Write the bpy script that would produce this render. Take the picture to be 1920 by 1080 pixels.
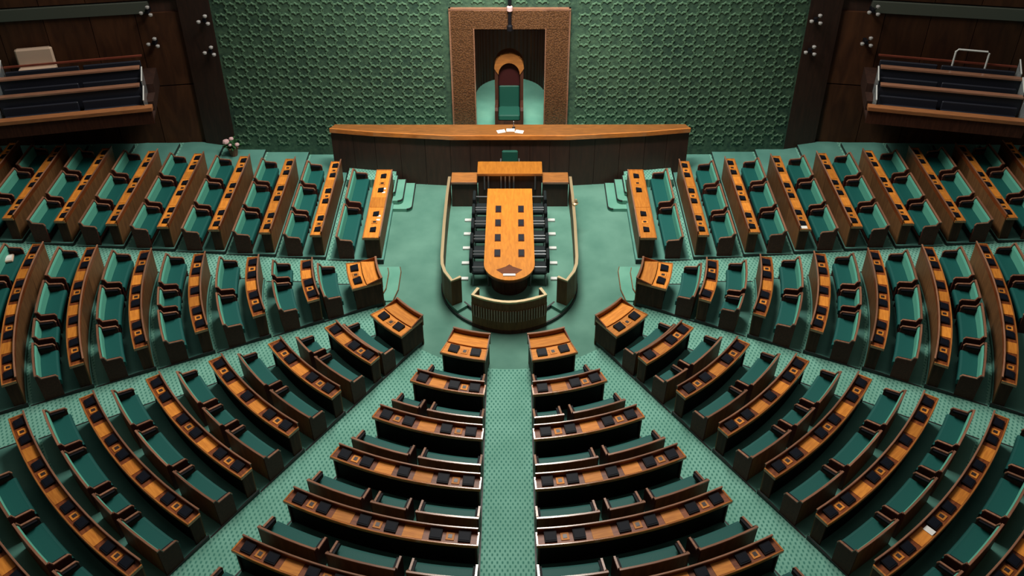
import bpy, math, random
from mathutils import Vector, Matrix
random.seed(7)
PI = math.pi
D = bpy.data
col = bpy.context.scene.collection
for o in list(D.objects): D.objects.remove(o)
scene = bpy.context.scene

# ------------------------------------------------------------------ camera
FPX, TH, CX, CY = 1819.445, math.radians(34.987), 960.0, 389.97
ROLL, YAW = math.radians(.114), math.radians(-.152)
CAM = Vector((.132, -21.868, 17.432))
fw = Vector((math.cos(TH)*math.sin(YAW), math.cos(TH)*math.cos(YAW), -math.sin(TH)))
up0 = Vector((math.sin(TH)*math.sin(YAW), math.sin(TH)*math.cos(YAW), math.cos(TH)))
rt0 = Vector((math.cos(YAW), -math.sin(YAW), 0))
rt = rt0*math.cos(ROLL) - up0*math.sin(ROLL)
up = rt0*math.sin(ROLL) + up0*math.cos(ROLL)
cd = D.cameras.new('camera'); cam = D.objects.new('camera', cd); col.objects.link(cam)
cam.matrix_world = Matrix(((rt.x, up.x, -fw.x, CAM.x), (rt.y, up.y, -fw.y, CAM.y), (rt.z, up.z, -fw.z, CAM.z), (0, 0, 0, 1)))
cd.sensor_width = 36; cd.lens = FPX/1920*36; cd.shift_y = (CY-540)/1920; cd.clip_end = 200
scene.camera = cam
def seen(pts, m=60):
    """does any of the points fall into (or just beside) the photograph's frame"""
    for p in pts:
        d = Vector(p)-CAM; z = d.dot(fw)
        if z > 0 and -m < CX+FPX*d.dot(rt)/z < 1920+m and -m < CY-FPX*d.dot(up)/z < 1080+m: return True
    return False

# ------------------------------------------------------------------ world, lights, exposure
w = D.worlds.new('hall'); scene.world = w; w.use_nodes = True
bg = w.node_tree.nodes['Background']; bg.inputs[0].default_value = (.85, .74, .68, 1); bg.inputs[1].default_value = .065
def area(name, loc, target, sx, sy, power, color=(1, .95, .86), spread=180):
    l = D.lights.new(name, 'AREA'); l.shape = 'RECTANGLE'; l.size = sx; l.size_y = sy; l.energy = power; l.color = color
    l.spread = math.radians(spread)
    o = D.objects.new(name, l); col.objects.link(o); o.location = loc
    o.rotation_euler = (Vector(target)-Vector(loc)).to_track_quat('-Z', 'Y').to_euler(); return o
area('ceiling_light', (0, 4.5, 21), (0, 1.5, 0), 4.6, 15, 5900)
area('ceiling_light', (0, .5, 13.5), (0, 6, 4.6), 5, 1.2, 620, spread=90)
area('ceiling_light', (-10, -4, 19), (-8, -3, 0), 4, 8, 180)
area('ceiling_light', (10, -4, 19), (8, -3, 0), 4, 8, 180)
scene.view_settings.view_transform = 'Standard'; scene.view_settings.look = 'None'
scene.view_settings.exposure = 0; scene.view_settings.gamma = 1; scene.view_settings.use_curve_mapping = False

# ------------------------------------------------------------------ materials
def nodes(name):
    m = D.materials.new(name); m.use_nodes = True; nt = m.node_tree
    return m, nt, nt.nodes['Principled BSDF']
def N(nt, t, **k):
    n = nt.nodes.new(t)
    for a, b in k.items():
        if a[0] == 'i': n.inputs[int(a[1:])].default_value = b
        else: setattr(n, a, b)
    return n
def plain(name, c, rough=.5, metal=0, spec=.5, bump=0, bscale=60):
    m, nt, b = nodes(name)
    b.inputs['Base Color'].default_value = (*c, 1); b.inputs['Roughness'].default_value = rough; b.inputs['Metallic'].default_value = metal
    b.inputs['Specular IOR Level'].default_value = spec
    if bump:
        tc = N(nt, 'ShaderNodeTexCoord'); n = N(nt, 'ShaderNodeTexNoise'); n.inputs['Scale'].default_value = bscale
        nt.links.new(tc.outputs['Object'], n.inputs['Vector'])
        bp = N(nt, 'ShaderNodeBump'); bp.inputs['Strength'].default_value = bump; bp.inputs['Distance'].default_value = .01
        nt.links.new(n.outputs['Fac'], bp.inputs['Height']); nt.links.new(bp.outputs['Normal'], b.inputs['Normal'])
    return m
def wood(name, c1, c2, rough=.35, scale=(3, 22, 22), spec=.5, vary=.25):
    m, nt, b = nodes(name); L = nt.links.new
    tc = N(nt, 'ShaderNodeTexCoord'); mp = N(nt, 'ShaderNodeMapping'); mp.inputs['Scale'].default_value = scale
    n = N(nt, 'ShaderNodeTexNoise'); n.inputs['Scale'].default_value = 1; n.inputs['Detail'].default_value = 5; n.inputs['Distortion'].default_value = .6
    r = N(nt, 'ShaderNodeValToRGB'); r.color_ramp.elements[0].position = .32; r.color_ramp.elements[1].position = .68
    r.color_ramp.elements[0].color = (*c1, 1); r.color_ramp.elements[1].color = (*c2, 1)
    oi = N(nt, 'ShaderNodeObjectInfo'); mr = N(nt, 'ShaderNodeMapRange')
    mr.inputs['To Min'].default_value = 1-vary; mr.inputs['To Max'].default_value = 1+vary
    hs = N(nt, 'ShaderNodeHueSaturation')
    L(tc.outputs['Object'], mp.inputs['Vector']); L(mp.outputs['Vector'], n.inputs['Vector']); L(n.outputs['Fac'], r.inputs['Fac'])
    L(oi.outputs['Random'], mr.inputs['Value']); L(mr.outputs['Result'], hs.inputs['Value']); L(r.outputs['Color'], hs.inputs['Color'])
    L(hs.outputs['Color'], b.inputs['Base Color']); b.inputs['Roughness'].default_value = rough; b.inputs['Specular IOR Level'].default_value = spec
    return m
def carpet(name, c_lo, c_hi, dot, pattern=True):
    m, nt, b = nodes(name); L = nt.links.new
    tc = N(nt, 'ShaderNodeTexCoord')
    n = N(nt, 'ShaderNodeTexNoise'); n.inputs['Scale'].default_value = 1.1; n.inputs['Detail'].default_value = 6
    L(tc.outputs['Object'], n.inputs['Vector'])
    r = N(nt, 'ShaderNodeValToRGB'); r.color_ramp.elements[0].position = .3; r.color_ramp.elements[1].position = .7
    r.color_ramp.elements[0].color = (*c_lo, 1); r.color_ramp.elements[1].color = (*c_hi, 1); L(n.outputs['Fac'], r.inputs['Fac'])
    out = r.outputs['Color']
    if pattern:
        sx = N(nt, 'ShaderNodeSeparateXYZ'); L(tc.outputs['Object'], sx.inputs[0])
        def cosn(a, c):
            m1 = N(nt, 'ShaderNodeMath', operation='MULTIPLY'); m1.inputs[1].default_value = a; L(sx.outputs[0], m1.inputs[0])
            m2 = N(nt, 'ShaderNodeMath', operation='MULTIPLY_ADD'); m2.inputs[1].default_value = c; L(sx.outputs[1], m2.inputs[0]); L(m1.outputs[0], m2.inputs[2])
            m3 = N(nt, 'ShaderNodeMath', operation='COSINE'); L(m2.outputs[0], m3.inputs[0]); return m3
        k = 2*PI/.105
        A = cosn(k, k*.55); B = cosn(-k, k*.55)
        mu = N(nt, 'ShaderNodeMath', operation='ADD'); L(A.outputs[0], mu.inputs[0]); L(B.outputs[0], mu.inputs[1])
        mr = N(nt, 'ShaderNodeMapRange'); mr.inputs['From Min'].default_value = .1; mr.inputs['From Max'].default_value = 1.5; L(mu.outputs[0], mr.inputs['Value'])
        mx = N(nt, 'ShaderNodeMix', data_type='RGBA'); L(mr.outputs['Result'], mx.inputs[0]); L(out, mx.inputs[6]); mx.inputs[7].default_value = (*dot, 1)
        out = mx.outputs[2]
    L(out, b.inputs['Base Color']); b.inputs['Roughness'].default_value = .95; b.inputs['Specular IOR Level'].default_value = .15
    return m
M = {
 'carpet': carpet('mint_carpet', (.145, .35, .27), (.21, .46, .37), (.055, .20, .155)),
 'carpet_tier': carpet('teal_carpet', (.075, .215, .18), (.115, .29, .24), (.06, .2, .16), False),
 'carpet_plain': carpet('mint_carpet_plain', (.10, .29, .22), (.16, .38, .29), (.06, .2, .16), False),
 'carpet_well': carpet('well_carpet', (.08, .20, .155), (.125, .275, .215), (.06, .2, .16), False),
 'top': wood('red_brown_desktop', (.13, .03, .009), (.22, .06, .015), .4, spec=.3),
 'orange': wood('orange_wood', (.50, .165, .022), (.68, .25, .035), .5, spec=.25),
 'table': wood('table_wood', (.38, .13, .014), (.50, .18, .02), .45, (18, 3, 18), spec=.3),
 'edge': wood('edge_wood', (.34, .115, .028), (.50, .18, .04), .16, spec=1),
 'cap': wood('cap_wood', (.22, .10, .06), (.31, .15, .09), .18, spec=1),
 'dark': wood('dark_walnut', (.040, .015, .010), (.072, .027, .016), .6, (14, 14, 2), spec=.15),
 'panel': wood('brown_panel', (.11, .052, .021), (.17, .08, .03), .55, (14, 14, 2), spec=.2),
 'dais': wood('dais_walnut', (.026, .010, .006), (.045, .017, .010), .6, (10, 10, 1.5), vary=.12),
 'knee_shade': plain('underdesk_shade', (.010, .007, .006), .7, spec=.1),  # near-black, the shade under the desks put into the colour
 'wallwood': wood('wall_walnut', (.032, .012, .006), (.062, .024, .010), .6, (4, 4, .8), spec=.2, vary=.3),
 'arm': wood('dark_maroon_wood', (.055, .016, .012), (.088, .026, .018), .55, spec=.2),
 'reddish': wood('armrest_wood', (.16, .035, .02), (.24, .06, .035), .35),
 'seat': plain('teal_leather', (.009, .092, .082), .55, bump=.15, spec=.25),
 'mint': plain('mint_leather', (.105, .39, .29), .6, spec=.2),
 'black': plain('black_plastic', (.008, .008, .011), .55, spec=.12),
 'screen': plain('dark_screen', (.006, .008, .014), .5, spec=.12),
 'socket': plain('dark_socket', (.03, .015, .012), .4),
 'navy': plain('navy_upholstery', (.012, .014, .024), .6),
 'brass': plain('aged_brass', (.55, .42, .25), .35, .6),
 'white': plain('white_paint', (.6, .62, .6), .5), 'lamp': plain('lamp_housing', (.36, .35, .34), .4),
 'paper': plain('paper', (.8, .8, .77), .8),
 'ledge': wood('ledge_wood', (.22, .08, .03), (.32, .13, .045), .5),
 'cream': plain('cream_fabric', (.62, .45, .33), .8),
 'chair': plain('charcoal_fabric', (.012, .018, .02), .7, spec=.15),
 'chairmetal': plain('grey_metal', (.16, .17, .18), .35, .5),
 'maroon': plain('maroon_leather', (.045, .010, .010), .6, spec=.15), 'daistop': wood('dais_top_wood', (.22, .085, .022), (.34, .13, .03), .4, (3, 18, 18)),
 'green_leather': plain('green_leather', (.012, .085, .06), .45),
 'leaf': plain('leaf', (.02, .09, .025), .6), 'petal': plain('petal', (.65, .42, .42), .7), 'clay': plain('clay_pot', (.16, .07, .04), .7),
 'skirt': plain('dark_skirting', (.012, .012, .012), .5),
 'greytrim': plain('grey_green_band', (.06, .07, .055), .6),
}
gl, nt, b = nodes('glass_panel'); b.inputs['Transmission Weight'].default_value = .85; b.inputs['Roughness'].default_value = .08
b.inputs['Base Color'].default_value = (.8, .88, .9, 1); b.inputs['IOR'].default_value = 1.2; M['glass'] = gl
# green carved wall: the noise mottling paints uneven light into the colour
m, nt, b = nodes('green_wall'); L = nt.links.new
tc = N(nt, 'ShaderNodeTexCoord'); n1 = N(nt, 'ShaderNodeTexNoise'); n1.inputs['Scale'].default_value = .5; n1.inputs['Detail'].default_value = 3
n2 = N(nt, 'ShaderNodeTexNoise'); n2.inputs['Scale'].default_value = 9; n2.inputs['Detail'].default_value = 6
mx = N(nt, 'ShaderNodeMath', operation='MULTIPLY_ADD'); mx.inputs[1].default_value = .6
L(tc.outputs['Object'], n1.inputs['Vector']); L(tc.outputs['Object'], n2.inputs['Vector']); L(n2.outputs['Fac'], mx.inputs[0])
m5 = N(nt, 'ShaderNodeMath', operation='MULTIPLY'); m5.inputs[1].default_value = .4; L(n1.outputs['Fac'], m5.inputs[0]); L(m5.outputs[0], mx.inputs[2])
r = N(nt, 'ShaderNodeValToRGB'); r.color_ramp.elements[0].position = .36; r.color_ramp.elements[1].position = .64
r.color_ramp.elements[0].color = (.014, .045, .03, 1); r.color_ramp.elements[1].color = (.055, .118, .068, 1)
L(mx.outputs[0], r.inputs['Fac']); L(r.outputs['Color'], b.inputs['Base Color']); b.inputs['Roughness'].default_value = .7
bp = N(nt, 'ShaderNodeBump'); bp.inputs['Strength'].default_value = .5; bp.inputs['Distance'].default_value = .03
L(n2.outputs['Fac'], bp.inputs['Height']); L(bp.outputs['Normal'], b.inputs['Normal']); M['greenwall'] = m
M['relief'] = plain('green_relief', (.07, .145, .085), .6, bump=.8, bscale=14)
# carved portal wood
m, nt, b = nodes('carved_wood'); L = nt.links.new
tc = N(nt, 'ShaderNodeTexCoord'); v = N(nt, 'ShaderNodeTexVoronoi'); v.inputs['Scale'].default_value = 22
r = N(nt, 'ShaderNodeValToRGB'); r.color_ramp.elements[0].color = (.17, .072, .024, 1); r.color_ramp.elements[1].color = (.07, .028, .010, 1); r.color_ramp.elements[1].position = .7
L(tc.outputs['Object'], v.inputs['Vector']); L(v.outputs['Distance'], r.inputs['Fac']); L(r.outputs['Color'], b.inputs['Base Color'])
bp = N(nt, 'ShaderNodeBump'); bp.invert = True; bp.inputs['Strength'].default_value = .6; bp.inputs['Distance'].default_value = .03
L(v.outputs['Distance'], bp.inputs['Height']); L(bp.outputs['Normal'], b.inputs['Normal']); b.inputs['Roughness'].default_value = .5; M['carved'] = m

# ------------------------------------------------------------------ mesh helpers
class MB:
    def __init__(s): s.v = []; s.f = []
    def box(s, x0, x1, y0, y1, z0, z1, ch=0.0):
        if x0 > x1: x0, x1 = x1, x0
        if y0 > y1: y0, y1 = y1, y0
        if not ch:
            b = len(s.v); s.v += [(x, y, z) for z in (z0, z1) for x, y in ((x0, y0), (x1, y0), (x1, y1), (x0, y1))]
            s.f += [tuple(b+i for i in f) for f in ((3, 2, 1, 0), (4, 5, 6, 7), (0, 1, 5, 4), (1, 2, 6, 5), (2, 3, 7, 6), (3, 0, 4, 7))]
        else:
            prof = [(x0+ch, y0), (x1-ch, y0), (x1, y0+ch), (x1, y1-ch), (x1-ch, y1), (x0+ch, y1), (x0, y1-ch), (x0, y0+ch)]
            cx, cy = (x0+x1)/2, (y0+y1)/2
            def ins(p): return (p[0]+(ch if p[0] < cx else -ch)*.6, p[1]+(ch if p[1] < cy else -ch)*.6)
            b = len(s.v); q = [ins(p) for p in prof]
            s.v += [(*p, z0) for p in prof]+[(*p, z1-ch) for p in prof]+[(*p, z1) for p in q]
            s.f.append(tuple(b+i for i in range(7, -1, -1))); s.f.append(tuple(b+16+i for i in range(8)))
            for k in (0, 8):
                for i in range(8): j = (i+1) % 8; s.f.append((b+k+i, b+k+j, b+k+8+j, b+k+8+i))
        return s
    def prism(s, poly, z0, z1):
        b = len(s.v); n = len(poly); s.v += [(*p, z0) for p in poly]+[(*p, z1) for p in poly]
        s.f.append(tuple(b+i for i in range(n-1, -1, -1))); s.f.append(tuple(b+n+i for i in range(n)))
        for i in range(n): j = (i+1) % n; s.f.append((b+i, b+j, b+n+j, b+n+i))
        return s
    def prism_x(s, poly, x0, x1):            # poly of (y, z)
        b = len(s.v); n = len(poly); s.v += [(x0, *p) for p in poly]+[(x1, *p) for p in poly]
        s.f.append(tuple(b+i for i in range(n-1, -1, -1))); s.f.append(tuple(b+n+i for i in range(n)))
        for i in range(n): j = (i+1) % n; s.f.append((b+i, b+j, b+n+j, b+n+i))
        return s
    def prism_y(s, poly, y0, y1):            # poly of (x, z)
        b = len(s.v); n = len(poly); s.v += [(p[0], y0, p[1]) for p in poly]+[(p[0], y1, p[1]) for p in poly]
        s.f.append(tuple(b+i for i in range(n))); s.f.append(tuple(b+n+i for i in range(n-1, -1, -1)))
        for i in range(n): j = (i+1) % n; s.f.append((b+j, b+i, b+n+i, b+n+j))
        return s
    def sweep(s, fr, s0, s1, prof, n=None):  # profile of (d, z) swept along the row frame
        if n is None: n = 1 if fr.R is None else max(2, int(abs(s1-s0)/.28))
        b = len(s.v); k = len(prof)
        for i in range(n+1):
            t = s0+(s1-s0)*i/n
            s.v += [fr.pt(t, d, z) for d, z in prof]
        s.f.append(tuple(b+i for i in range(k))); s.f.append(tuple(b+n*k+i for i in range(k-1, -1, -1)))
        for i in range(n):
            for j in range(k): q = (j+1) % k; s.f.append((b+i*k+q, b+i*k+j, b+(i+1)*k+j, b+(i+1)*k+q))
        return s
    def path(s, pts, half, z0, z1, ztop=None):  # a wall of a given half thickness following a plan polyline
        n = len(pts); Lp, Rp = [], []
        for i, p in enumerate(pts):
            a = Vector(pts[max(i-1, 0)]); c = Vector(pts[min(i+1, n-1)]); t = (c-a).normalized(); nn = Vector((-t.y, t.x))*half
            Lp.append((p[0]+nn.x, p[1]+nn.y)); Rp.append((p[0]-nn.x, p[1]-nn.y))
        b = len(s.v)
        for l, r_ in zip(Lp, Rp): s.v += [(*l, z0), (*r_, z0), (*r_, z1), (*l, z1)]
        for i in range(n-1):
            for j in range(4): q = (j+1) % 4; s.f.append((b+i*4+j, b+i*4+q, b+(i+1)*4+q, b+(i+1)*4+j))
        s.f.append((b+3, b+2, b+1, b)); e = b+(n-1)*4; s.f.append((e, e+1, e+2, e+3)); return s
    def tube(s, pts, rad, n=8):
        rings = []
        for i, p in enumerate(pts):
            p = Vector(p); a = Vector(pts[max(i-1, 0)]); c = Vector(pts[min(i+1, len(pts)-1)]); t = (c-a).normalized()
            u = t.orthogonal().normalized(); v = t.cross(u); r_ = rad[i] if isinstance(rad, (list, tuple)) else rad
            b = len(s.v); s.v += [tuple(p+(u*math.cos(2*PI*j/n)+v*math.sin(2*PI*j/n))*r_) for j in range(n)]; rings.append(b)
        for a, c in zip(rings, rings[1:]):
            for j in range(n): q = (j+1) % n; s.f.append((a+j, a+q, c+q, c+j))
        s.f.append(tuple(rings[0]+j for j in range(n-1, -1, -1))); s.f.append(tuple(rings[-1]+j for j in range(n))); return s
    def lathe(s, c, prof, n=12):
        b = len(s.v); k = len(prof)
        for j in range(n): s.v += [(c[0]+r_*math.cos(2*PI*j/n), c[1]+r_*math.sin(2*PI*j/n), c[2]+z) for r_, z in prof]
        for j in range(n):
            q = (j+1) % n
            for i in range(k-1): s.f.append((b+j*k+i, b+q*k+i, b+q*k+i+1, b+j*k+i+1))
        s.f.append(tuple(b+j*k for j in range(n-1, -1, -1))); s.f.append(tuple(b+j*k+k-1 for j in range(n))); return s
    def mesh(s, name, mat, smooth=False):
        me = D.meshes.new(name); me.from_pydata(s.v, [], s.f); me.materials.append(M[mat])
        if smooth: me.shade_smooth()
        return me
def link(name, me, parent=None, loc=(0, 0, 0), rot=(0, 0, 0)):
    o = D.objects.new(name, me); col.objects.link(o); o.location = loc; o.rotation_euler = rot
    if parent: o.parent = parent
    return o
def part(name, mb, mat, parent, loc=(0, 0, 0), rot=(0, 0, 0), smooth=False): return link(name, mb.mesh(name, mat, smooth), parent, loc, rot)
def thing(name, label, cat, loc=(0, 0, 0), rz=0, group=None):
    o = D.objects.new(name, None); o.empty_display_size = .1; col.objects.link(o); o.location = loc; o.rotation_euler = (0, 0, rz)
    return tag(o, label, cat, group)
def tag(o, label, cat, group=None):
    o['label'] = label; o['category'] = cat
    if group: o['group'] = group
    return o
def struct(name, mb, mat, parent=None):
    o = part(name, mb, mat, parent)
    if not parent: o['kind'] = 'structure'
    return o
class Frame:
    def __init__(s, R): s.R = R
    def pt(s, t, d, z):
        if s.R is None: return (t, d, z)
        a = t/s.R; return ((s.R+d)*math.sin(a), (s.R+d)*math.cos(a)-s.R, z)
    def ang(s, t): return 0 if s.R is None else -t/s.R

# ------------------------------------------------------------------ layout of the hall (metres; hall centre at the origin, z = 0 on the first tier)
R1, R2, DR, S = 4.592, 5.826, 1.45, .078
PA, A1, A2, PB, B1, B2, D0, YS = 30.829, .718, .428, 60.315, .696, .476, .569, -.707
X1, X2, DX, S2, YF, YN, YF1 = 4.234, 5.727, 1.442, .069, 4.411, .451, 4.084
WELL, BACKW = -.15, 6.05
def RR(i): return R1 if i == 1 else R2+(i-2)*DR
def ZR(i): return S*(RR(i)-R1)
def XX(i): return X1 if i == 1 else X2+(i-2)*DX
def ZX(i): return S2*(XX(i)-X1)
def cone(r): return max(S*(r-R1+.45)-.113, WELL+.03)
def plane(x): return max(S2*(x-X1+.45)-.10, WELL+.03)
def lim(block, r):
    """angular limits (radians from the central aisle) of a block at a radius"""
    rd = math.radians
    if block == 0: return math.asin(D0/r), rd(PA)-math.asin(A1/r)
    if block == 1: return rd(PA)+math.asin(A2/r), rd(PB)-math.asin(B1/r)
    return rd(PB)+math.asin(B2/r), rd(90)-math.asin(-YS/r)
def side_wall_y(x): return 6.6-.15*(x-9.3)

# ------------------------------------------------------------------ structure: floor
fb = MB()
rings = [0, 2, 3.95]; ang = [math.radians(-90+3*i) for i in range(61)]
def ring(r0, r1, z0, z1):
    b = len(fb.v)
    for a in ang: fb.v.append((-r0*math.sin(a), -r0*math.cos(a), z0)); fb.v.append((-r1*math.sin(a), -r1*math.cos(a), z1))
    for i in range(len(ang)-1): fb.f.append((b+2*i, b+2*i+2, b+2*i+3, b+2*i+1))
ring(3.95, 3.96, WELL, cone(3.96))
for k in range(26): r0 = 3.96+k*.85; ring(r0, r0+.85, cone(r0), cone(r0+.85))
for sg in (-1, 1):
    for (ya, fa, yb, fb_) in ((0, cone, YN, plane), (YN, plane, 7.2, plane)):
        prev = 3.95
        pts = [3.95, 3.96]+[3.96+k*.85 for k in range(1, 27)]
        for x0, x1 in zip(pts, pts[1:]):
            b = len(fb.v)
            za0 = WELL if x0 == 3.95 else fa(x0); zb0 = WELL if x0 == 3.95 else fb_(x0)
            fb.v += [(sg*x0, ya, za0), (sg*x1, ya, fa(x1)), (sg*x1, yb, fb_(x1)), (sg*x0, yb, zb0)]
            fb.f.append((b, b+1, b+2, b+3) if sg > 0 else (b+3, b+2, b+1, b))
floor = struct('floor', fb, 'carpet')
wb = MB(); n = 60
wb.prism([(3.95*math.cos(PI+PI*i/n), 3.95*math.sin(PI+PI*i/n)) for i in range(n+1)]+[(3.95, 6.6), (-3.95, 6.6)], WELL-.3, WELL)
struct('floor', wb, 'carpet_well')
names = {0: 'centre', 1: 'diagonal', 2: 'side'}
for sgn in (1, -1):
    for blk in (0, 1, 2):
        root = None
        tb = [];
        for i in range(1, 10):
            r0 = RR(i)-(.89 if i == 1 else .37); r1 = RR(i+1)-.37
            z = ZR(i); a0, b0 = lim(blk, r0); a1, b1 = lim(blk, r1)
            if not seen([(-sgn*r*math.sin(a), -r*math.cos(a), z) for r in (r0, (r0+r1)/2, r1) for a in (a0, (a0+b0)/2, b0, a1, b1)], 300): continue
            mb = MB(); poly = []; k = 16
            for j in range(k+1): a = a0+(b0-a0)*j/k; poly.append((-sgn*r0*math.sin(a), -r0*math.cos(a)))
            for j in range(k+1): a = b1+(a1-b1)*j/k; poly.append((-sgn*r1*math.sin(a), -r1*math.cos(a)))
            if sgn < 0: poly.reverse()
            poly.reverse()
            mb.prism(poly, z-.28, z)
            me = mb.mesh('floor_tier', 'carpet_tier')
            if root is None: root = link('floor', me); root['kind'] = 'structure'
            else: link('floor_tier', me, root)
        # dark skirting that closes both aisle sides of the tiers
        for e in (0, 1):
            sk = MB()
            for i in range(1, 10):
                r0 = RR(i)-(.89 if i == 1 else .37); r1 = RR(i+1)-.37; z = ZR(i)
                p = [(-sgn*r*math.sin(lim(blk, r)[e]), -r*math.cos(lim(blk, r)[e])) for r in (r0, r1)]
                sk.path(p, .018, z-.3, z+.004)
            part('skirting', sk, 'skirt', root)
for sgn in (1, -1):
    root = None
    for i in range(1, 11):
        x0 = XX(i)-(.56 if i == 1 else .37); x1 = XX(i+1)-.37; z = ZX(i)
        y1 = BACKW if x1 < 9.3 else side_wall_y(x1)+.05
        mb = MB().box(sgn*x0, sgn*x1, YN-.03, y1, z-.28, z)
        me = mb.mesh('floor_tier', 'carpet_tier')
        if root is None: root = link('floor', me); root['kind'] = 'structure'
        else: link('floor_tier', me, root)
    sk = MB()
    for i in range(1, 11):
        x0 = XX(i)-(.56 if i == 1 else .37); x1 = XX(i+1)-.37; z = ZX(i)
        sk.box(sgn*x0, sgn*x1, YN-.06, YN-.03, z-.3, z+.004)
        if i > 1: sk.box(sgn*(x0-.014), sgn*x0, YN-.03, BACKW if x1 < 9.3 else side_wall_y(x1), z-.12, z+.003)
    part('skirting', sk, 'skirt', root)
    # landing beside the dais and the three carpeted steps up to it
    ld = MB().box(sgn*3.7, sgn*5.25, 4.2, BACKW, WELL, .3)
    part('landing', ld, 'carpet', root)
    st = thing('carpeted_steps', 'mint carpeted steps with rounded corner at the %s end of the walnut dais' % ('right' if sgn > 0 else 'left'), 'steps', (sgn*3.7, 3.6, WELL), 0, 'steps beside the dais')
    def rstep(x_out, y_in, z0, z1, rr=.16):
        P = [(0, .92)]; P.append((sgn*-(x_out), .92))
        for q in range(7):
            a = PI+ (PI/2)*q/6
            P.append((-sgn*(x_out-rr) + sgn*rr*math.cos(a), y_in+rr+rr*math.sin(a)))
        P.append((0, y_in)); 
        if sgn > 0: P = P
        else: P.reverse()
        return P
    for k, (xo, yi, zt) in enumerate(((.62, -.55, .13), (.32, -.3, .27), (.07, -.05, .42))):
        P = rstep(xo, yi, 0, 0, .16 if k < 2 else .05)
        part('step', MB().prism(P, 0 if k == 0 else zt-.14, zt-.02), 'carpet_plain', st)
        P2 = [((x*1.0), y) for x, y in P]
        part('nosing', MB().prism(P2, zt-.035, zt-.019), 'skirt', st) if False else None
        nz = [p for p in P[1:-1]] if sgn > 0 else [p for p in P[1:-1]]
        part('nosing', MB().path([(p[0]*1.0, p[1]) for p in nz], .016, zt-.06, zt-.012), 'skirt', st)
    # low rounded steps at the mouth of the cross aisle
    lo = thing('low_step', 'low rounded carpet step at the %s mouth of the cross aisle' % ('right' if sgn > 0 else 'left'), 'steps', (sgn*3.95, -.5, WELL), 0, 'low steps at the aisle mouths')
    for k, (xo, zt) in enumerate(((.82, .045), (.48, .09))):
        P = [(0, .72-.1*k), (-sgn*(xo-.05), .72-.1*k), (-sgn*xo, .5-.1*k), (-sgn*(xo-.0), -.3), (-sgn*(xo-.1), -.78+.12*k), (0, -.85+.12*k)]
        if sgn < 0: P.reverse()
        part('step', MB().prism(P, 0, zt), 'carpet_plain', lo)
        q = P[1:-1]
        part('nosing', MB().path(q, .012, zt-.03, zt+.003), 'panel', lo)

# ------------------------------------------------------------------ structure: walls
PW, PH = 1.82, 5.35
g = MB(); g.box(-9.2, -PW, BACKW, BACKW+.35, -.3, 11); g.box(PW, 9.2, BACKW, BACKW+.35, -.3, 11); g.box(-PW, PW, BACKW, BACKW+.35, PH, 11)
wall = struct('wall_back', g, 'greenwall')
# carved medallions: an eight-lobed ring with a small boss and link bars
def medal(v, f, cx=0, cz=0, y=0):
    n = 16; b = len(v)
    for i in range(n):
        a = 2*PI*i/n; ro = .215 if i % 2 == 0 else .175
        for rr, yy in ((ro, 0), (ro-.012, -.035), (ro-.05, -.035), (ro-.062, 0)):
            v.append((cx+rr*math.cos(a), y+yy, cz+rr*math.sin(a)*1.02))
    for i in range(n):
        j = (i+1) % n
        for k in range(3): f.append((b+i*4+k, b+i*4+k+1, b+j*4+k+1, b+j*4+k))
    for sx in (-1, 1):                                                     # link bars up and down the lattice
        for sz in (-1, 1):
            b = len(v); x0, z0, x1, z1 = cx+sx*.15, cz+sz*.14, cx+sx*.185, cz+sz*.2
            v += [(x0-.018*sx, y, z0+.018*sz), (x0-.018*sx, y-.025, z0+.018*sz), (x0+.018*sx, y-.025, z0-.018*sz), (x0+.018*sx, y, z0-.018*sz),
                  (x1-.018*sx, y, z1+.018*sz), (x1-.018*sx, y-.025, z1+.018*sz), (x1+.018*sx, y-.025, z1-.018*sz), (x1+.018*sx, y, z1-.018*sz)]
            for k in range(3): f.append((b+k, b+k+1, b+k+5, b+k+4) if sx*sz > 0 else (b+k+4, b+k+5, b+k+1, b+k))
            f.append((b+4, b+5, b+6, b+7))
mm = MB(); medal(mm.v, mm.f); med_me = mm.mesh('medallion', 'relief')
spots = []
row = 0; z = .7
while z < 10.8:
    x = -8.9+(.33 if row % 2 else 0)
    while x < 9.0:
        if not (abs(x) < PW+.3 and z < PH+.3): spots.append((x, z))
        x += .66
    z += .36; row += 1
vis = [p for p in spots if seen([(p[0], BACKW, p[1])], 10)]
single = set(vis[:300]); rest = MB()
for p in spots:
    if p in single: link('medallion', med_me, wall, (p[0], BACKW, p[1]))
    else: medal(rest.v, rest.f, p[0], p[1], BACKW)
o = part('medallion_relief', rest, 'relief', wall); o['kind'] = 'stuff'
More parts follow.
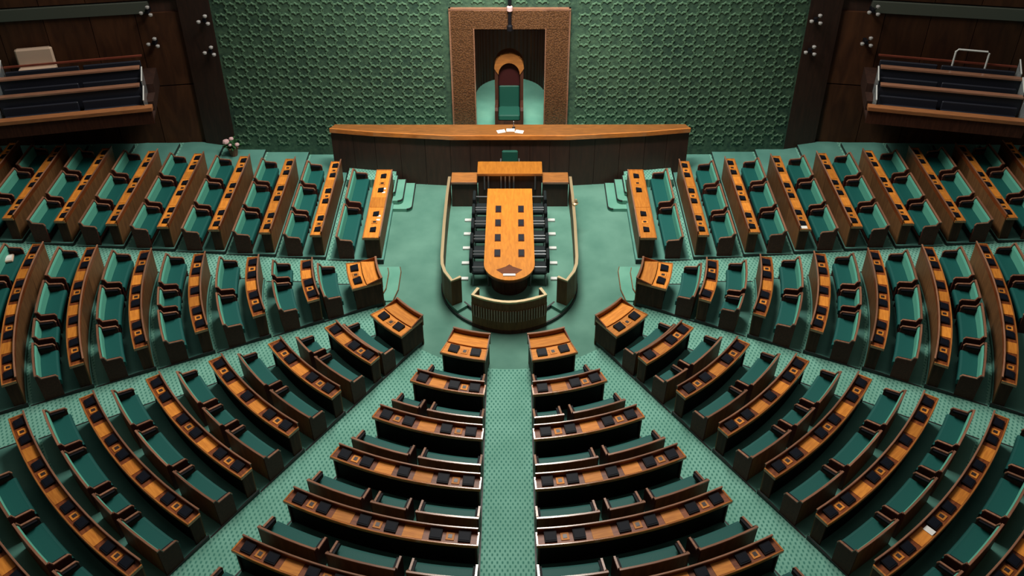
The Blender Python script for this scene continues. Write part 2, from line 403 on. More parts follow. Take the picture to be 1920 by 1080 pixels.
for sgn, side in ((-1, 'left'), (1, 'right')):
    pil = MB().prism([(sgn*9.2, BACKW+.0), (sgn*9.2, 7.1), (sgn*10.3, 7.1), (sgn*10.3, 6.32)][::sgn], -.3, 11)
    sw = struct('wall_'+side, pil, 'dais')
    x = 10.3; k = 0
    while x < 26:
        x2 = x+1.35
        for (z0, z1) in ((-.3, 2.55), (2.6, 5.1), (5.55, 11)):
            mb = MB().prism([(sgn*(x+.012), side_wall_y(x)), (sgn*(x+.012), side_wall_y(x)+.4), (sgn*(x2-.012), side_wall_y(x2)+.4), (sgn*(x2-.012), side_wall_y(x2))][::sgn], z0, z1)
            part('wall_panel', mb, 'wallwood', sw)
        x = x2
    part('panel_backing', MB().prism([(sgn*10.3, side_wall_y(10.3)+.1), (sgn*10.3, side_wall_y(10.3)+.5), (sgn*26, side_wall_y(26)+.5), (sgn*26, side_wall_y(26)+.1)][::sgn], -.3, 11), 'dais', sw)
    part('band', MB().prism([(sgn*11.2, side_wall_y(11.2)-.08), (sgn*11.2, side_wall_y(11.2)+.2), (sgn*26, side_wall_y(26)+.2), (sgn*26, side_wall_y(26)-.08)][::sgn], 5.14, 5.5), 'greytrim', sw)

# portal: carved frame, deep apse with carpeted floor
pt_ = thing('portal', 'carved brown wood portal around the high chair niche in the green wall', 'portal', (0, BACKW, 0))
for sgn in (-1, 1):
    part('jamb', MB().box(sgn*1.12, sgn*PW, -.14, .32, 1.0, PH), 'carved', pt_)
    part('border', MB().box(sgn*PW, sgn*(PW+.06), -.1, .1, 1.0, PH+.06), 'cap', pt_)
    part('border', MB().box(sgn*1.1, sgn*1.13, -.17, .32, 1.0, 4.76), 'cap', pt_)
part('lintel', MB().box(-PW, PW, -.15, .32, 4.75, PH), 'carved', pt_)
part('border', MB().box(-PW-.06, PW+.06, -.12, .1, PH, PH+.06), 'cap', pt_)
yc, ra = 8.7-BACKW, 1.25
arc = [(ra*math.cos(PI*i/24), yc+ra*math.sin(PI*i/24)) for i in range(25)]
ap = MB(); path = [(ra, .3)]+arc+[(-ra, .3)]
ap.path(path, .04, 1.0, 5.2)
part('niche_wall', ap, 'dais', pt_)
for i in range(0, 25):                                                    # raised walnut battens of the niche
    x, y = arc[i]; a = PI*i/24; rr = ra-.05
    c, s_ = math.cos(a), math.sin(a)
    b = MB(); hw = .03
    b.prism([(rr*c-hw*-s_, yc+rr*s_-hw*c), ((rr+.02)*c-hw*-s_, yc+(rr+.02)*s_-hw*c), ((rr+.02)*c+hw*-s_, yc+(rr+.02)*s_+hw*c), (rr*c+hw*-s_, yc+rr*s_+hw*c)], 1.0, 5.1)
    part('batten', b, 'wallwood', pt_)
part('niche_floor', MB().prism([(-ra, -.1), (ra, -.1)]+arc, .6, 1.0), 'carpet_plain', pt_)
part('niche_ceiling', MB().prism([(-ra-.1, .32), (ra+.1, .32)]+[(x*1.08, y+.1) for x, y in arc], 5.2, 5.3), 'dais', pt_)
struct('floor', MB().prism([(-5.25, 4.9), (5.25, 4.9), (5.25, BACKW), (-5.25, BACKW)], WELL, 1.0), 'carpet_plain')

nl = D.lights.new('niche_lamp', 'AREA'); nl.shape = 'DISK'; nl.size = 1.2; nl.energy = 20; nl.color = (1, .95, .88); nl.spread = math.radians(70)
nlo = D.objects.new('niche_lamp', nl); col.objects.link(nlo); nlo.location = (0, 8.6, 5.1)
pole = thing('hanging_pole', 'slim black pole hanging down in front of the portal lintel', 'pole', (0, BACKW-.2, 4.8))
part('rod', MB().tube([(0, 0, 0), (0, 0, 5.2)], .055), 'black', pole)
part('collar', MB().lathe((0, 0, .55), [(.06, 0), (.09, .04), (.09, .16), (.06, .2)]), 'petal', pole)
part('tip', MB().lathe((0, 0, -.12), [(.03, 0), (.09, .06), (.09, .2), (.05, .26)]), 'black', pole)

# speaker's high backed chair in the niche
ch = thing('high_backed_chair', 'tall arched wooden chair with maroon and green leather inside the portal niche', 'chair', (-.03, 6.78, 1.0))
def arch(hw, zb, zt, n=12, k=1.0):
    zc = zt-hw*k; return [(-hw, zb)]+[(-hw*math.cos(PI*i/n), zc+hw*k*math.sin(PI*i/n)) for i in range(n+1)]+[(hw, zb)]
outer, inner = arch(.47, 0, 2.5, k=1.1), arch(.36, .35, 2.2, k=1.2)
fm = MB(); n = len(outer)
fm.v = [(x, y, z) for y in (-.06, .32) for x, z in outer]+[(x, y, z) for y in (-.06, .32) for x, z in inner]
for i in range(n-1):
    fm.f += [(i, i+1, n+i+1, n+i), (2*n+i+1, 2*n+i, 3*n+i, 3*n+i+1), (i+1, i, 2*n+i, 2*n+i+1), (n+i, n+i+1, 3*n+i+1, 3*n+i)]
part('back_frame', fm, 'dark', ch)
cr = MB(); co, ci = arch(.485, 0, 2.53, k=1.1)[1:-1], arch(.35, 0, 2.2, k=1.2)[1:-1]; n = len(co)
cr.v = [(x, y, z) for y in (-.1, .34) for x, z in co]+[(x, y, z) for y in (-.1, .34) for x, z in ci]
for i in range(n-1):
    cr.f += [(i, i+1, n+i+1, n+i), (2*n+i+1, 2*n+i, 3*n+i, 3*n+i+1), (i+1, i, 2*n+i, 2*n+i+1), (n+i, n+i+1, 3*n+i+1, 3*n+i)]
cr.f += [(0, n, 3*n, 2*n), (n-1, 2*n+n-1, 4*n-1, 2*n-1)]
part('crest', cr, 'daistop', ch)
part('back_shell', MB().prism_y(arch(.36, .3, 2.2, k=1.2), .2, .28), 'dais', ch)
part('head_cushion', MB().prism_y(arch(.345, 1.3, 2.16, k=1.2), .08, .2), 'maroon', ch)
part('back_cushion', MB().box(-.34, .34, .06, .2, .5, 1.29, .03), 'green_leather', ch)
part('seat', MB().box(-.36, .36, -.55, .08, .34, .52, .04), 'green_leather', ch)
for sgn in (-1, 1):
    ar = part('armrest', MB().prism_x([(-.6, .0), (-.6, .7), (-.5, .78), (.1, .84), (.1, 0)], sgn*.37, sgn*.47), 'dark', ch)
part('plinth', MB().box(-.44, .44, -.55, .3, 0, .3), 'dark', ch)

# ------------------------------------------------------------------ dais bench
db = thing('dais_bench', 'long dark walnut dais front with orange wood top below the portal', 'dais', (0, 0, WELL))
front = [(-5.75, 4.93), (-4.32, 4.7), (-1.9, 4.47), (1.9, 4.47), (4.32, 4.7), (5.75, 4.93)]
back = [(5.62, 5.18), (4.2, 5.16), (-4.2, 5.16), (-5.62, 5.18)]
for k, (p, q) in enumerate(zip(front, front[1:])):
    nseg = max(2, int((Vector(q)-Vector(p)).length/.62))
    for j in range(nseg):
        a = Vector(p).lerp(Vector(q), j/nseg); c = Vector(p).lerp(Vector(q), (j+1)/nseg); t = (c-a).normalized()*.006
        a2, c2 = a+t, c-t; nrm = Vector((-t.y, t.x)).normalized()*.06
        part('front_panel', MB().prism([(a2.x, a2.y+.05), (c2.x, c2.y+.05), (c2.x+nrm.x, c2.y+.05+nrm.y), (a2.x+nrm.x, a2.y+.05+nrm.y)], 0, 1.86), 'dais', db)
part('carcass', MB().prism([(x, y+.1) for x, y in front]+[(x, y-.05) for x, y in back], 0, 1.82), 'dais', db)
part('worktop', MB().prism(front+back, 1.87, 1.93), 'daistop', db)
part('front_moulding', MB().path([(x, y-.02) for x, y in front], .03, 1.80, 1.945), 'edge', db)
for k, (x, y, rz) in enumerate(((-.28, 4.72, .3), (.02, 4.8, 0), (.3, 4.7, -.25))):
    o = part('paper_sheet', MB().box(-.13, .13, -.09, .09, 0, .012), 'paper', None, (x, y, WELL+1.931), (0, 0, rz))
    tag(o, 'small white paper on the dais top, %s' % ('left of the middle one', 'between two others', 'right of the middle one')[k], 'paper', 'papers on the dais top')
mic = thing('microphone', 'short dark microphone standing on the middle of the dais top', 'microphone', (.12, 4.95, WELL+1.93))
part('base', MB().lathe((0, 0, 0), [(.05, 0), (.05, .02), (.02, .03)]), 'black', mic); part('stem', MB().tube([(0, 0, .02), (0, -.03, .22), (0, -.1, .3)], .012, 6), 'chairmetal', mic)

# ------------------------------------------------------------------ the clerks' well
PC = (0, -.62); PR = 1.9
def ringpath(r, a0, a1, n): return [(PC[0]+r*math.cos(a0+(a1-a0)*i/n), PC[1]+r*math.sin(a0+(a1-a0)*i/n)) for i in range(n+1)]
pf = thing('well_platform', 'round-ended carpeted platform with dark rim under the long orange table', 'platform', (0, 0, WELL))
for r_, z0, z1 in ((PR, 0, .1), (PR-.38, .1, .2)):
    c = ringpath(r_, PI, 2*PI, 36)
    if r_ != PR: c = ringpath(PR, PI, PI*1.235, 6)+ringpath(r_, PI*1.235, PI*1.765, 24)+ringpath(PR, PI*1.765, 2*PI, 6)
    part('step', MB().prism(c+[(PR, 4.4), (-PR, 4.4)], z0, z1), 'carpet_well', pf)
    part('nosing', MB().path(ringpath(r_+.005, PI*1.0 if r_ == PR else PI*1.2, PI*2 if r_ == PR else PI*1.8, 30), .022, z0, z1+.006), 'skirt', pf)
def barrier(name, label, pts, z0, z1, bal=None):
    t = thing(name, label, 'barrier', (pts[0][0], pts[0][1], z0)); ox, oy = pts[0]
    q = [(x-ox, y-oy) for x, y in pts]
    part('panel', MB().path(q, .035, 0, z1-z0), 'panel', t)
    part('top_rail', MB().path(q, .042, z1-z0, z1-z0+.05), 'brass', t)
    part('plinth', MB().path(q, .045, 0, .12), 'dark', t)
    if bal:
        for i in range(bal):
            u = (i+.5)/bal*(len(q)-1); k = int(u); f = u-k; a = Vector(q[k]).lerp(Vector(q[k+1]), f); d = (Vector(q[k+1])-Vector(q[k])).normalized()
            nn = Vector((d.y, -d.x))
            cc = a+nn*.05
            part('baluster', MB().box(-.014, .014, -.012, .012, .42, .80), 'cap', t, (cc.x, cc.y, 0), (0, 0, math.atan2(d.y, d.x)))
    return t
for sgn, nm in ((-1, 'left'), (1, 'right')):
    pts = [(sgn*1.88, 3.42), (sgn*1.9, 2.4), (sgn*1.9, 1.0), (sgn*1.87, -.6), (sgn*1.84, -.95), (sgn*1.75, -1.28), (sgn*1.54, -1.66), (sgn*1.31, -1.5)]
    if sgn > 0: pts = pts
    t = barrier('well_barrier', 'long brown barrier with brass top rail along the %s side of the well' % nm, pts, WELL, .88)
    t['group'] = 'barriers around the well'
fr_pts = [(-.82, -2.0), (-.96, -2.28)]+[(-.96+.96*2*i/10, -2.28-.29*math.sin(PI*i/10)) for i in range(1, 10)]+[(.96, -2.28), (.82, -2.0)]
barrier('front_barrier', 'short curved brown barrier with brass rail at the foot of the well', fr_pts, WELL, .9, 34)
kb = thing('brass_ball', 'small brass ring and ball fixed on the right well barrier', 'fitting', (1.95, 1.9, .93))
part('ring', MB().lathe((0, 0, 0), [(.04, 0), (.09, .01), (.1, .05), (.06, .08)]), 'brass', kb); part('ball', MB().lathe((.02, 0, .08), [(.01, 0), (.045, .03), (.05, .06), (.03, .1)]), 'brass', kb)

PZ = WELL+.2
hd = thing('raised_desk', 'raised orange-topped desk at the head of the long table', 'desk', (0, 3.12, PZ))
part('top', MB().box(-1.0, 1.0, 0, .7, 1.13, 1.18, .01), 'table', hd)
part('top_edge', MB().box(-1.01, 1.01, -.025, 0, 1.11, 1.185), 'edge', hd)
part('front_panel', MB().box(-.98, .98, .03, .07, 0, 1.12), 'dais', hd)
for sgn in (-1, 1): part('side_panel', MB().box(sgn*.94, sgn*.98, .07, .66, 0, 1.12), 'dais', hd)
for x in (-.78, -.66, -.27, -.14, -.01, .12, .78):
    part('slat', MB().box(x-.022, x+.022, -.02, .03, .6, 1.1), 'chairmetal', hd)
for sgn, nm in ((-1, 'left'), (1, 'right')):
    sd = thing('side_desk', 'low orange-topped desk joining the raised desk on its %s side' % nm, 'desk', (sgn*1.41, 3.02, PZ), 0, 'low desks beside the raised desk')
    part('top', MB().box(-.4, .4, 0, .56, .89, .93, .01), 'daistop', sd); part('top_edge', MB().box(-.4, .4, -.02, 0, .87, .935), 'cap', sd)
    part('front_panel', MB().box(-.39, .39, .03, .07, 0, .88), 'dais', sd); part('back_panel', MB().box(-.39, .39, .49, .53, 0, .88), 'dais', sd)
tb = thing('long_table', 'long orange wooden table with rounded foot in the well', 'table', (0, 0, PZ))
TZ = .8
tp = [(.70, -.85), (.68, 2.86), (-.68, 2.86), (-.70, -.85)]+[(-.70*math.cos(PI*i/20), -.85-.72*math.sin(PI*i/20)) for i in range(1, 20)]
part('tabletop', MB().prism([(x, y) for x, y in tp][::1], TZ-.05, TZ), 'table', tb)
tb2 = [(x*.86, (y+.1) if y < 0 else y) for x, y in tp]
part('pedestal', MB().prism([(x*.72, y*1 if y > 0 else (y+.85)*.7-.75) for x, y in tp], 0, TZ-.06), 'dark', tb)
part('apron', MB().prism([(x*.96, y if y > 0 else (y+.85)*.95-.84) for x, y in tp], TZ-.14, TZ-.05), 'top', tb)
em = part('inlay', MB().prism([(-.36, -1.12), (-.12, -1.36), (.12, -1.36), (.36, -1.12), (.1, -.98), (0, -.88), (-.1, -.98)], TZ, TZ+.004), 'top', tb)
o = part('white_plate', MB().box(-.17, .17, -.045, .045, 0, .03, .008), 'paper', None, (0, -1.36, PZ+TZ)); tag(o, 'small white plate at the rounded foot of the long table', 'plate')  # flat white strip lying at the table foot
for y in (1.72, 1.02, .3, -.42):
    for sgn in (-1, 1):
        c = thing('desk_console', 'small dark console on the long table, %s side, %s from its rounded foot' % ('right' if sgn > 0 else 'left', {1.72: 'fourth', 1.02: 'third', .3: 'second', -.42: 'first'}[y]), 'console', (sgn*.335, y, PZ+TZ), 0, 'consoles on the long table')
        part('housing', MB().prism_x([(-.13, 0), (.13, 0), (.13, .07), (-.13, .02)], -.085, .085), 'maroon', c)
        part('screen', MB().box(-.065, .065, -.1, .1, 0, .008), 'screen', c, (0, 0, .047), (.19, 0, 0))
def office_chair(label, loc, rz, group, seatm='chair'):
    t = thing('padded_chair', label, 'chair', loc, rz, group)
    part('seat', MB().box(-.25, .25, -.24, .24, .4, .5, .04), seatm, t)
    part('backrest', MB().box(-.25, .25, .22, .31, .46, .98, .03), seatm, t)
    for s_ in (-1, 1):
        part('armrest', MB().tube([(s_*.29, .24, .5), (s_*.29, .22, .7), (s_*.29, -.2, .7), (s_*.29, -.22, .45)], .022, 6), 'chairmetal', t)
        for f_ in (-1, 1): part('leg', MB().tube([(s_*.23, f_*.2, .42), (s_*.25, f_*.22, 0)], [.025, .018], 6), 'chairmetal', t)
    return t
ordn = ['first', 'second', 'third', 'fourth', 'fifth', 'sixth', 'seventh', 'eighth', 'ninth', 'tenth']
for k, y in enumerate((2.3, 1.6, .88, .15, -.57)):
    for sgn in (-1, 1):
        office_chair('charcoal padded chair on the %s of the long table, %s from its head' % ('right' if sgn > 0 else 'left', ordn[k]), (sgn*.80, y-.02, PZ), -sgn*PI/2, 'chairs along the long table')
        fbx = thing('floor_box', 'white floor box behind the %s chair on the %s of the table' % (ordn[k], 'right' if sgn > 0 else 'left'), 'socket', (sgn*1.27, (2.28, 1.57, .87, .16, -.55)[k], PZ), 0, 'white boxes behind the table chairs')  # plain white box on the floor behind each chair
        part('lid', MB().box(-.11, .11, -.06, .06, 0, .05, .01), 'white', fbx)
office_chair('green backed chair at the raised desk under the dais', (0, 4.0, PZ+.32), 0, None, 'green_leather')
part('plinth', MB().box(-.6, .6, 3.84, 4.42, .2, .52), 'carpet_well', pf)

# ------------------------------------------------------------------ rows of desks and benches
GROUPS = {2: [2], 3: [1, 2], 4: [2, 2], 5: [2, 1, 2], 6: [2, 2, 2], 7: [2, 2, 1, 2], 8: [2, 2, 2, 2], 9: [2, 2, 2, 1, 2]}
console_me = MB().prism_x([(-.12, 0), (.12, 0), (.12, .035), (-.12, .075)], -.14, .14).mesh('console', 'black')
screen_me = MB().box(-.115, .115, -.09, .09, 0, .006).mesh('screen', 'screen')
plate_me = MB().box(-.085, .085, -.09, .09, 0, .014, .006).mesh('outlet_plate', 'orange')
socket_me = MB().box(-.04, .04, -.045, .045, 0, .006).mesh('socket', 'socket')
def cap_prof(d0, d1, z0, z1, c=.008): return [(d0, z0), (d1, z0), (d1, z1-c), (d1-c, z1), (d0+c, z1), (d0, z1-c)]
def desk(fr, half, groups, kind, root, zlow, wide=.34):
    """fr.pt(s, d, z): s along the row, d outward from the member-side edge (0), negative towards the hall centre"""
    n = sum(groups); tot = n+.6*(len(groups)-1); u = 2*half/tot; H = .75; tray = .43 if kind == 'podium' else 0
    inner = -wide-tray
    part('desktop', MB().sweep(fr, -half+.02, half-.02, [(-wide+.02, H-.035), (-.03, H-.035), (-.03, H), (-wide+.02, H)]), 'orange' if kind in ('podium', 'plain', 'straight') else 'top', root)
    part('edge_trim', MB().sweep(fr, -half, half, cap_prof(-.035, 0, H-.06, H+.012)), 'edge', root)
    for e in (-1, 1):
        part('end_trim', MB().sweep(fr, e*(half-.035), e*half, [(inner+.02, H-.06), (-.036, H-.06), (-.036, H+.012), (inner+.02, H+.012)][::e]), 'edge', root)
        part('side_panel', MB().sweep(fr, e*(half-.075), e*(half-.035), [(inner+.03, 0), (-.08, 0), (-.05, H-.061), (inner+.03, H-.061)][::e]), 'dark', root)
    if kind == 'podium':
        part('tray', MB().sweep(fr, -half+.036, half-.036, [(inner+.05, H-.03), (-wide-.0, H-.03), (-wide-.0, H+.03), (inner+.05, H+.005)]), 'orange', root)
        part('rim', MB().sweep(fr, -half, half, [(inner, H-.2), (inner+.04, H-.2), (inner+.04, H+.13), (inner, H+.13)]), 'top', root)
        for e in (-1, 1): part('side_rim', MB().sweep(fr, e*(half-.03), e*half, [(inner+.041, H+.012), (-wide, H+.012), (-wide, H+.03), (inner+.041, H+.13)][::e]), 'top', root)
        part('rim_cap', MB().sweep(fr, -half-.01, half+.01, cap_prof(inner-.01, inner+.05, H+.13, H+.15)), 'cap', root)
    else:
        rh = .02 if kind == 'plain' else .10
        part('rail', MB().sweep(fr, -half+.036, half-.036, [(-wide, H-.05), (-wide+.022, H-.05), (-wide+.022, H+rh), (-wide, H+rh)]), 'top', root)
        part('rail_cap', MB().sweep(fr, -half+.03, half-.03, cap_prof(-wide-.012, -wide+.03, H+rh, H+rh+.02)), 'cap', root)
    # front panels towards the hall centre, one per group of seats, and the cursor for the fittings
    c = -half; seq = []
    for gi, g_ in enumerate(groups):
        lo = c-(.3*u if gi else 0)+.004; hi = c+g_*u+(.3*u if gi < len(groups)-1 else 0)-.004
        if gi == 0: lo += .036
        if gi == len(groups)-1: hi -= .036
        part('front_panel', MB().sweep(fr, lo, hi, [(inner+.0, zlow), (inner+.028, zlow), (inner+.028, H-.05), (inner+.0, H-.05)]), 'panel', root)
        for k in range(g_): seq.append(('c', c+(k+.5)*u))
        if g_ == 2: seq.append(('p', c+u))
        c += g_*u
        if gi < len(groups)-1: seq.append(('g', c+.3*u)); c += .6*u
    part('knee_shade_panel', MB().sweep(fr, -half+.08, half-.08, [(-.13, .02), (-.11, .02), (-.09, H-.061), (-.11, H-.061)]), 'knee_shade', root)  # dark panel added to stand for the shade below the desktop
    md = -wide*.53
    for k, t in seq:
        x, y, z = fr.pt(t, md, H); a = fr.ang(t)
        if k == 'c':
            cn = link('console', console_me, root, (x, y, H), (0, 0, a)); cn.scale = (.72, .72, .8) if kind in ('plain', 'straight') else (.88, .9, .9); link('screen', screen_me, cn, (0, 0, .057), (-.165, 0, 0))
        elif k == 'p':
            pl = link('outlet_plate', plate_me, root, (x, y, H), (0, 0, a)); link('socket', socket_me, pl, (0, 0, .014))
        else:
            hw = .27*u+.05
            part('wood_pad', MB().sweep(fr, t-hw, t+hw, [(-wide+.024, H), (-.037, H), (-.037, H+.01), (-wide+.024, H+.01)]), 'orange', root)
def bench(fr, s0, s1, root, sh=0.0):
    """seat front at d=.28, back at d=.78"""
    f = .25+sh
    seat = [(f+.0, .30), (f+.44, .28), (f+.44, .42), (f+.3, .43), (f+.06, .45), (f+.015, .44), (f, .41)]
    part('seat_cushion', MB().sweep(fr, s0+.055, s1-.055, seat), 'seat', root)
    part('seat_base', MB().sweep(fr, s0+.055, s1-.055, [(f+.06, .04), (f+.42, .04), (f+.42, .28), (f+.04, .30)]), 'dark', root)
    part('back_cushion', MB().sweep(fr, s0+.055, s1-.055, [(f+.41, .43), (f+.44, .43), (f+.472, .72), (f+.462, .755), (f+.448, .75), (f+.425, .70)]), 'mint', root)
    part('back_panel', MB().sweep(fr, s0+.03, s1-.03, [(f+.441, .02), (f+.47, .02), (f+.515, .78), (f+.476, .78)]), 'panel', root)
    part('top_rail', MB().sweep(fr, s0, s1, cap_prof(f+.47, f+.52, .78, .81, .005)), 'cap', root)
    for e, a, b_ in ((-1, s0, s0+.05), (1, s1-.05, s1)):
        ep = part('end_panel', MB().sweep(fr, a, b_, [(f+.04, 0), (f+.47, 0), (f+.51, .779), (f+.45, .779), (f+.40, .66), (f+.09, .63), (f+.05, .56)], 1), 'arm', root)
        part('armrest', MB().sweep(fr, a+.004, b_-.004, [(f+.05, .56), (f+.09, .63), (f+.40, .66), (f+.46, .785), (f+.44, .795), (f+.385, .68), (f+.08, .65), (f+.035, .58)], 1), 'cap', ep)
        part('arm_pad', MB().sweep(fr, (b_+.001) if e < 0 else (a-.001), (b_+.045) if e < 0 else (a-.045), [(f+.1, .57), (f+.4, .61), (f+.4, .65), (f+.1, .62)][::(1 if e < 0 else -1)], 1), 'black', ep)
def rowname(blk, sgn):
    side = 'left' if sgn > 0 else 'right'
    return {0: side+' centre block', 1: side+' diagonal block', 2: side+' side block'}[blk]
END = {0: ('beside the central aisle', 'beside the diagonal aisle'), 1: ('at the near aisle end', 'at the far upper end'), 2: ('at the near end', 'at the far end')}
def bench_where(k, m, blk, ph_first):
    """k-th of m benches counted from the central-aisle side"""
    if m == 1: return ''
    if k == 0: return ', '+END[blk][0]
    if k == m-1: return ', '+END[blk][1]
    if m == 3: return ', the middle one'
    return ', %s from the %s' % (ordn[k], 'near end' if blk else 'central aisle')
for sgn in (1, -1):                                  # 1 = left half of the hall
    for blk in (0, 1, 2):
        for i in range(1, 9):
            R = RR(i); z0 = ZR(i); n = i+1; gs = GROUPS[n]
            a0, a1 = lim(blk, R); mid = (a0+a1)/2*sgn; half = (a1-a0)/2*R
            def W(r, ph): return (-r*math.sin(ph), -r*math.cos(ph), z0+.75)
            dseen = seen([W(R-dd, sgn*(a0+(a1-a0)*q/6)) for q in range(7) for dd in (0, .4)], 10)
            fr = Frame(R)
            # local +x runs with increasing angle; photograph order (left to right) is decreasing angle
            order = gs[::-1]
            if dseen:
                kind = 'podium' if i == 1 else 'desk'
                lab = ('short deep raised-rim desk with two consoles, front row of the %s' % rowname(blk, sgn)) if i == 1 else 'curved wooden desk with %s consoles, %s row of the %s' % ({3: 'three', 4: 'four', 5: 'five', 6: 'six', 7: 'seven', 8: 'eight', 9: 'nine'}[n], ordn[i-1], rowname(blk, sgn))
                t = thing('front_desk' if i == 1 else 'curved_desk', lab, 'desk', (-R*math.sin(mid), -R*math.cos(mid), z0), PI-mid, 'front row desks' if i == 1 else 'curved member desks')
                desk(fr, half, order, kind, t, (WELL+.01 if i == 1 else ZR(i-1)-z0+.01), .42 if i == 1 else .34)
            rb = R+(.42 if i == 1 else .53); a0, a1 = lim(blk, rb); m = (a0+a1)/2*sgn; hb = (a1-a0)/2*R
            tot = n+.6*(len(order)-1); u = 2*hb/tot; c = -hb
            for gi, g_ in enumerate(order):
                s0 = c-(.13*u if gi else 0); s1 = c+g_*u+(.13*u if gi < len(order)-1 else 0); c += (g_+.6)*u
                sm = (s0+s1)/2; ph = m+sm/R
                if not seen([W(rb, ph), W(rb, m+s0/R), W(rb, m+s1/R)], 10): continue
                # count benches from the central aisle: on the left half the angle grows away from it
                kk = gi if sgn > 0 else len(order)-1-gi
                lab = '%s green bench, %s row of the %s%s' % ('two-seat' if g_ == 2 else 'single-seat', ordn[i-1], rowname(blk, sgn), bench_where(kk, len(order), blk, 0))
                t = thing('bench', lab, 'bench', (-R*math.sin(ph), -R*math.cos(ph), z0), PI-ph, 'green member benches')
                bench(fr, s0-sm, s1-sm, t, .02 if i == 1 else 0)
for sgn in (1, -1):                                  # straight blocks beside the dais
    side = 'left' if sgn > 0 else 'right'
    for i in range(1, 10):
        X = XX(i); z0 = ZX(i); yf = YF1 if i == 1 else YF; gs = [2, 2] if i == 1 else [2, 2, 2]
        half = (yf-YN)/2; ym = (yf+YN)/2; fr = Frame(None); rz = PI/2 if sgn > 0 else -PI/2
        if seen([(-sgn*X, yy, z0+.75) for yy in (YN, ym, yf)], 10):
            lab = 'straight wooden desk with %s consoles, %s row of the %s straight block' % ('four' if i == 1 else 'six', ordn[i-1], side)
            t = thing('straight_desk', lab, 'desk', (-sgn*X, ym, z0), rz, 'straight desks beside the dais')
            desk(fr, half, gs, 'plain' if i == 1 else 'straight', t, (WELL+.01 if i == 1 else ZX(i-1)-z0+.01), .5 if i == 1 else .34)
        n = sum(gs); tot = n+.6*(len(gs)-1); u = 2*half/tot; c = -half
        for gi, g_ in enumerate(gs):
            s0 = c-(.13*u if gi else 0); s1 = c+g_*u+(.13*u if gi < len(gs)-1 else 0); c += (g_+.6)*u; sm = (s0+s1)/2
            if i == 1 and gi == (1 if sgn > 0 else 0): pass
            yy = ym + (sm if sgn > 0 else -sm)
            if not seen([(-sgn*(X+.5), yy, z0+.6)], 30): continue
            nearness = yy
            k = gi if sgn > 0 else len(gs)-1-gi
            where = {2: ('nearer the cross aisle', 'nearer the wall')}.get(len(gs), ('nearest the cross aisle', 'the middle one', 'nearest the wall'))[k]
            lab = 'two-seat green bench, %s row of the %s straight block, %s' % (ordn[i-1], side, where)
            t = thing('bench', lab, 'bench', (-sgn*X, yy, z0), rz, 'green straight-block benches')
            bench(fr, s0-sm, s1-sm, t, .0)

# ------------------------------------------------------------------ small loose things
def onstraight(i, sgn, d, y): return (-sgn*(XX(i)+d), y, ZX(i)+.752)
for k, y in enumerate((3.0, 2.8, 1.55, 1.35)):
    o = part('paper_sheet', MB().box(-.05, .05, -.04, .04, 0, .01), 'paper', None, onstraight(1, 1, -.36, y))
    tag(o, 'small white card on the first straight desk at left, %s from its far end' % ordn[k], 'paper', 'cards on the first left straight desk')
o = part('paper_sheet', MB().box(-.1, .1, -.07, .07, 0, .012), 'paper', None, onstraight(4, -1, -.2, .56)); tag(o, 'white paper on the near end of the fourth straight desk at right', 'paper')
bg_ = thing('folded_bag', 'pale yellow folded bag lying on a bench in the left side block', 'bag', (-13.68, -.98, ZR(7)+.455), .3)
part('body', MB().box(-.14, .14, -.16, .16, 0, .05, .02), 'cream', bg_); part('flap', MB().prism_x([(-.12, .05), (.12, .05), (.04, .09), (-.08, .085)], -.11, .11), 'paper', bg_)
o = part('paper_sheet', MB().box(-.1, .1, -.07, .07, 0, .01), 'paper', None, (8.22, -9.97, ZR(7)+.765), (0, 0, -.9)); tag(o, 'white paper on the seventh-row desk of the right diagonal block', 'paper')
# flowers by the left end of the green wall
fl = thing('flower_arrangement', 'small arrangement of pink flowers in a clay pot below the green wall at left', 'flowers', (-9.22, 5.7, ZX(4)))
part('pot', MB().lathe((0, 0, 0), [(.12, 0), (.17, .28), (.19, .3), (.16, .32)]), 'clay', fl)
lf = MB()
for k in range(26):
    a = random.uniform(0, 2*PI); l = random.uniform(.2, .42); z = random.uniform(.3, .6); dx, dy = math.cos(a), math.sin(a); b = len(lf.v)
    lf.v += [(0, 0, .28), (dx*l*.5-dy*.05, dy*l*.5+dx*.05, z), (dx*l, dy*l, z-.02), (dx*l*.5+dy*.05, dy*l*.5-dx*.05, z)]; lf.f.append((b, b+1, b+2, b+3))
part('foliage', lf, 'leaf', fl)
for x, y, z, r_ in ((-.15, -.12, .58, .12), (.02, -.05, .66, .08), (.2, -.12, .48, .08), (-.02, -.18, .5, .06)):
    part('blossom', MB().lathe((x, y, z), [(r_*.3, -r_*.8), (r_*.9, -r_*.3), (r_, 0), (r_*.8, r_*.5), (r_*.2, r_*.75)], 8), 'petal', fl)
# spotlight clusters on the side walls
for sgn, nm in ((-1, 'left'), (1, 'right')):
    for (x, z, wh) in ((9.45, 5.0, 'upper one nearest the green wall'), (9.45, 3.95, 'lower one nearest the green wall'), (11.2, 5.25, 'upper one above the gallery'), (11.2, 4.2, 'lower one above the gallery')):
        y = (6.3-.1 if x < 10 else side_wall_y(x)-.02)-.0
        t = thing('spotlight_cluster', 'three white spotlights on the %s brown wall, %s' % (nm, wh), 'light', (sgn*x, y-.05, z), 0, 'spotlight clusters on the side walls')
        part('bracket', MB().box(-.05, .05, -.16, .12, -.06, .06, .01), 'black', t)
        for dx, dz in ((-.15, -.02), (.13, -.08), (.08, .17)):
            part('lamp_head', MB().lathe((dx, -.22, dz), [(.03, -.05), (.06, -.02), (.065, .03), (.04, .05)]), 'lamp', t)
            part('lamp_arm', MB().tube([(0, -.1, 0), (dx, -.22, dz-.03)], .015, 6), 'black', t)
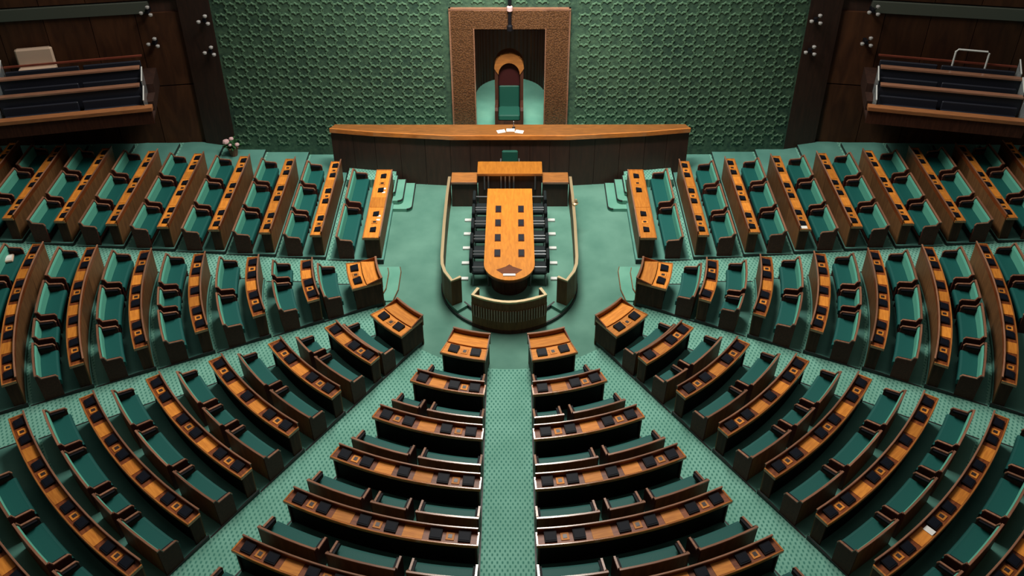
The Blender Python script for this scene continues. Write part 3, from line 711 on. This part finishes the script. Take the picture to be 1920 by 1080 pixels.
# galleries on the side walls
for sgn, nm in ((-1, 'left'), (1, 'right')):
    ang_ = math.atan(.21)
    G = thing('gallery', 'hanging spectators gallery with orange front ledge on the %s brown wall' % nm, 'gallery', (sgn*10.9, 4.0, 2.25), -ang_ if sgn > 0 else ang_, 'hanging galleries')
    Lg = 4.4
    def bx(x0, x1, y0, y1, z0, z1, ch=0): return MB().box(sgn*x0, sgn*x1, y0, y1, z0, z1, ch)
    part('deck', MB().prism_x([(0, .3), (0, .38), (.6, .38), (.6, .7), (1.2, .7), (1.2, 1.0), (1.8, 1.0), (2.4, 1.0), (2.4, .42), (.6, .3)], 0, sgn*Lg), 'dais', G)
    part('parapet', bx(-.02, Lg+.05, -.06, 0, .28, .78), 'dark', G)
    part('front_ledge', bx(-.05, Lg+.08, -.12, .12, .74, .86, .01), 'ledge', G)
    for k, (y, z) in enumerate(((.6, 1.27), (1.2, 1.57))):
        part('desk_rail', bx(.28, Lg-.05, y-.08, y+.1, z, z+.06, .01), 'cap', G); part('rail_front', bx(.28, Lg-.05, y-.02, y+.02, z-.57, z), 'navy', G)
    part('back_rail', bx(.25, Lg-.1, 1.78, 1.84, 1.68, 1.73), 'reddish', G)
    for x, y0, y1, zz in ((.16, .05, .55, 1.15), (.2, .65, 1.15, 1.5), (Lg-.03, .05, .55, 1.2), (Lg-.06, .65, 1.15, 1.55), (Lg-.1, 1.25, 1.75, 1.85)):
        part('end_glass', MB().prism_x([(y0, zz-.75), (y1, zz-.75), (y1, zz+.12), (y0, zz-.12)], sgn*x, sgn*(x+.02)), 'glass', G)
        part('glass_edge', MB().tube([(sgn*(x+.01), y0, zz-.11), (sgn*(x+.01), y1, zz+.13)], .022, 6), 'white', G)
    for k, (y, z) in enumerate(((.18, .38), (.78, .7), (1.36, 1.0))):
        for h, (x0, x1) in enumerate(((.3, 2.0), (2.12, Lg-.15))):
            ca, sa = math.cos(G.rotation_euler.z), math.sin(G.rotation_euler.z); lx, ly = sgn*(x0+x1)/2, y
            t = thing('gallery_bench', 'dark navy bench in the %s gallery, %s tier, %s half' % (nm, ('front', 'middle', 'back')[k], 'inner' if h == 0 else 'outer'), 'bench', (G.location.x+lx*ca-ly*sa, G.location.y+lx*sa+ly*ca, 2.25+z), G.rotation_euler.z, 'navy gallery benches')
            hw = (x1-x0)/2
            part('seat', MB().box(-hw, hw, 0, .26, .16, .36, .02), 'navy', t); part('base', MB().box(-hw+.03, hw-.03, .03, .26, 0, .16), 'dark', t)
            part('backrest', MB().box(-hw, hw, .25, .32, .16, .62, .02), 'navy', t)
    if sgn < 0:
        c = thing('cream_seat', 'cream padded seat at the back of the left gallery', 'seat', (-14.72, 5.3, 3.27), ang_)
        part('backrest', MB().box(-.55, .55, .2, .34, .0, 1.02, .05), 'cream', c); part('cushion', MB().box(-.55, .55, -.04, .2, .2, .42, .04), 'cream', c)
    else:
        c = thing('tube_rail', 'bent white tube rail at the back of the right gallery', 'rail', (13.62, 5.15, 3.4), -ang_)
        part('tube', MB().tube([(0, 0, 0), (0, 0, .95), (.06, 0, 1.02), (.9, 0, 1.02), (.95, 0, .97), (.95, 0, 0)], .03, 8), 'white', c)
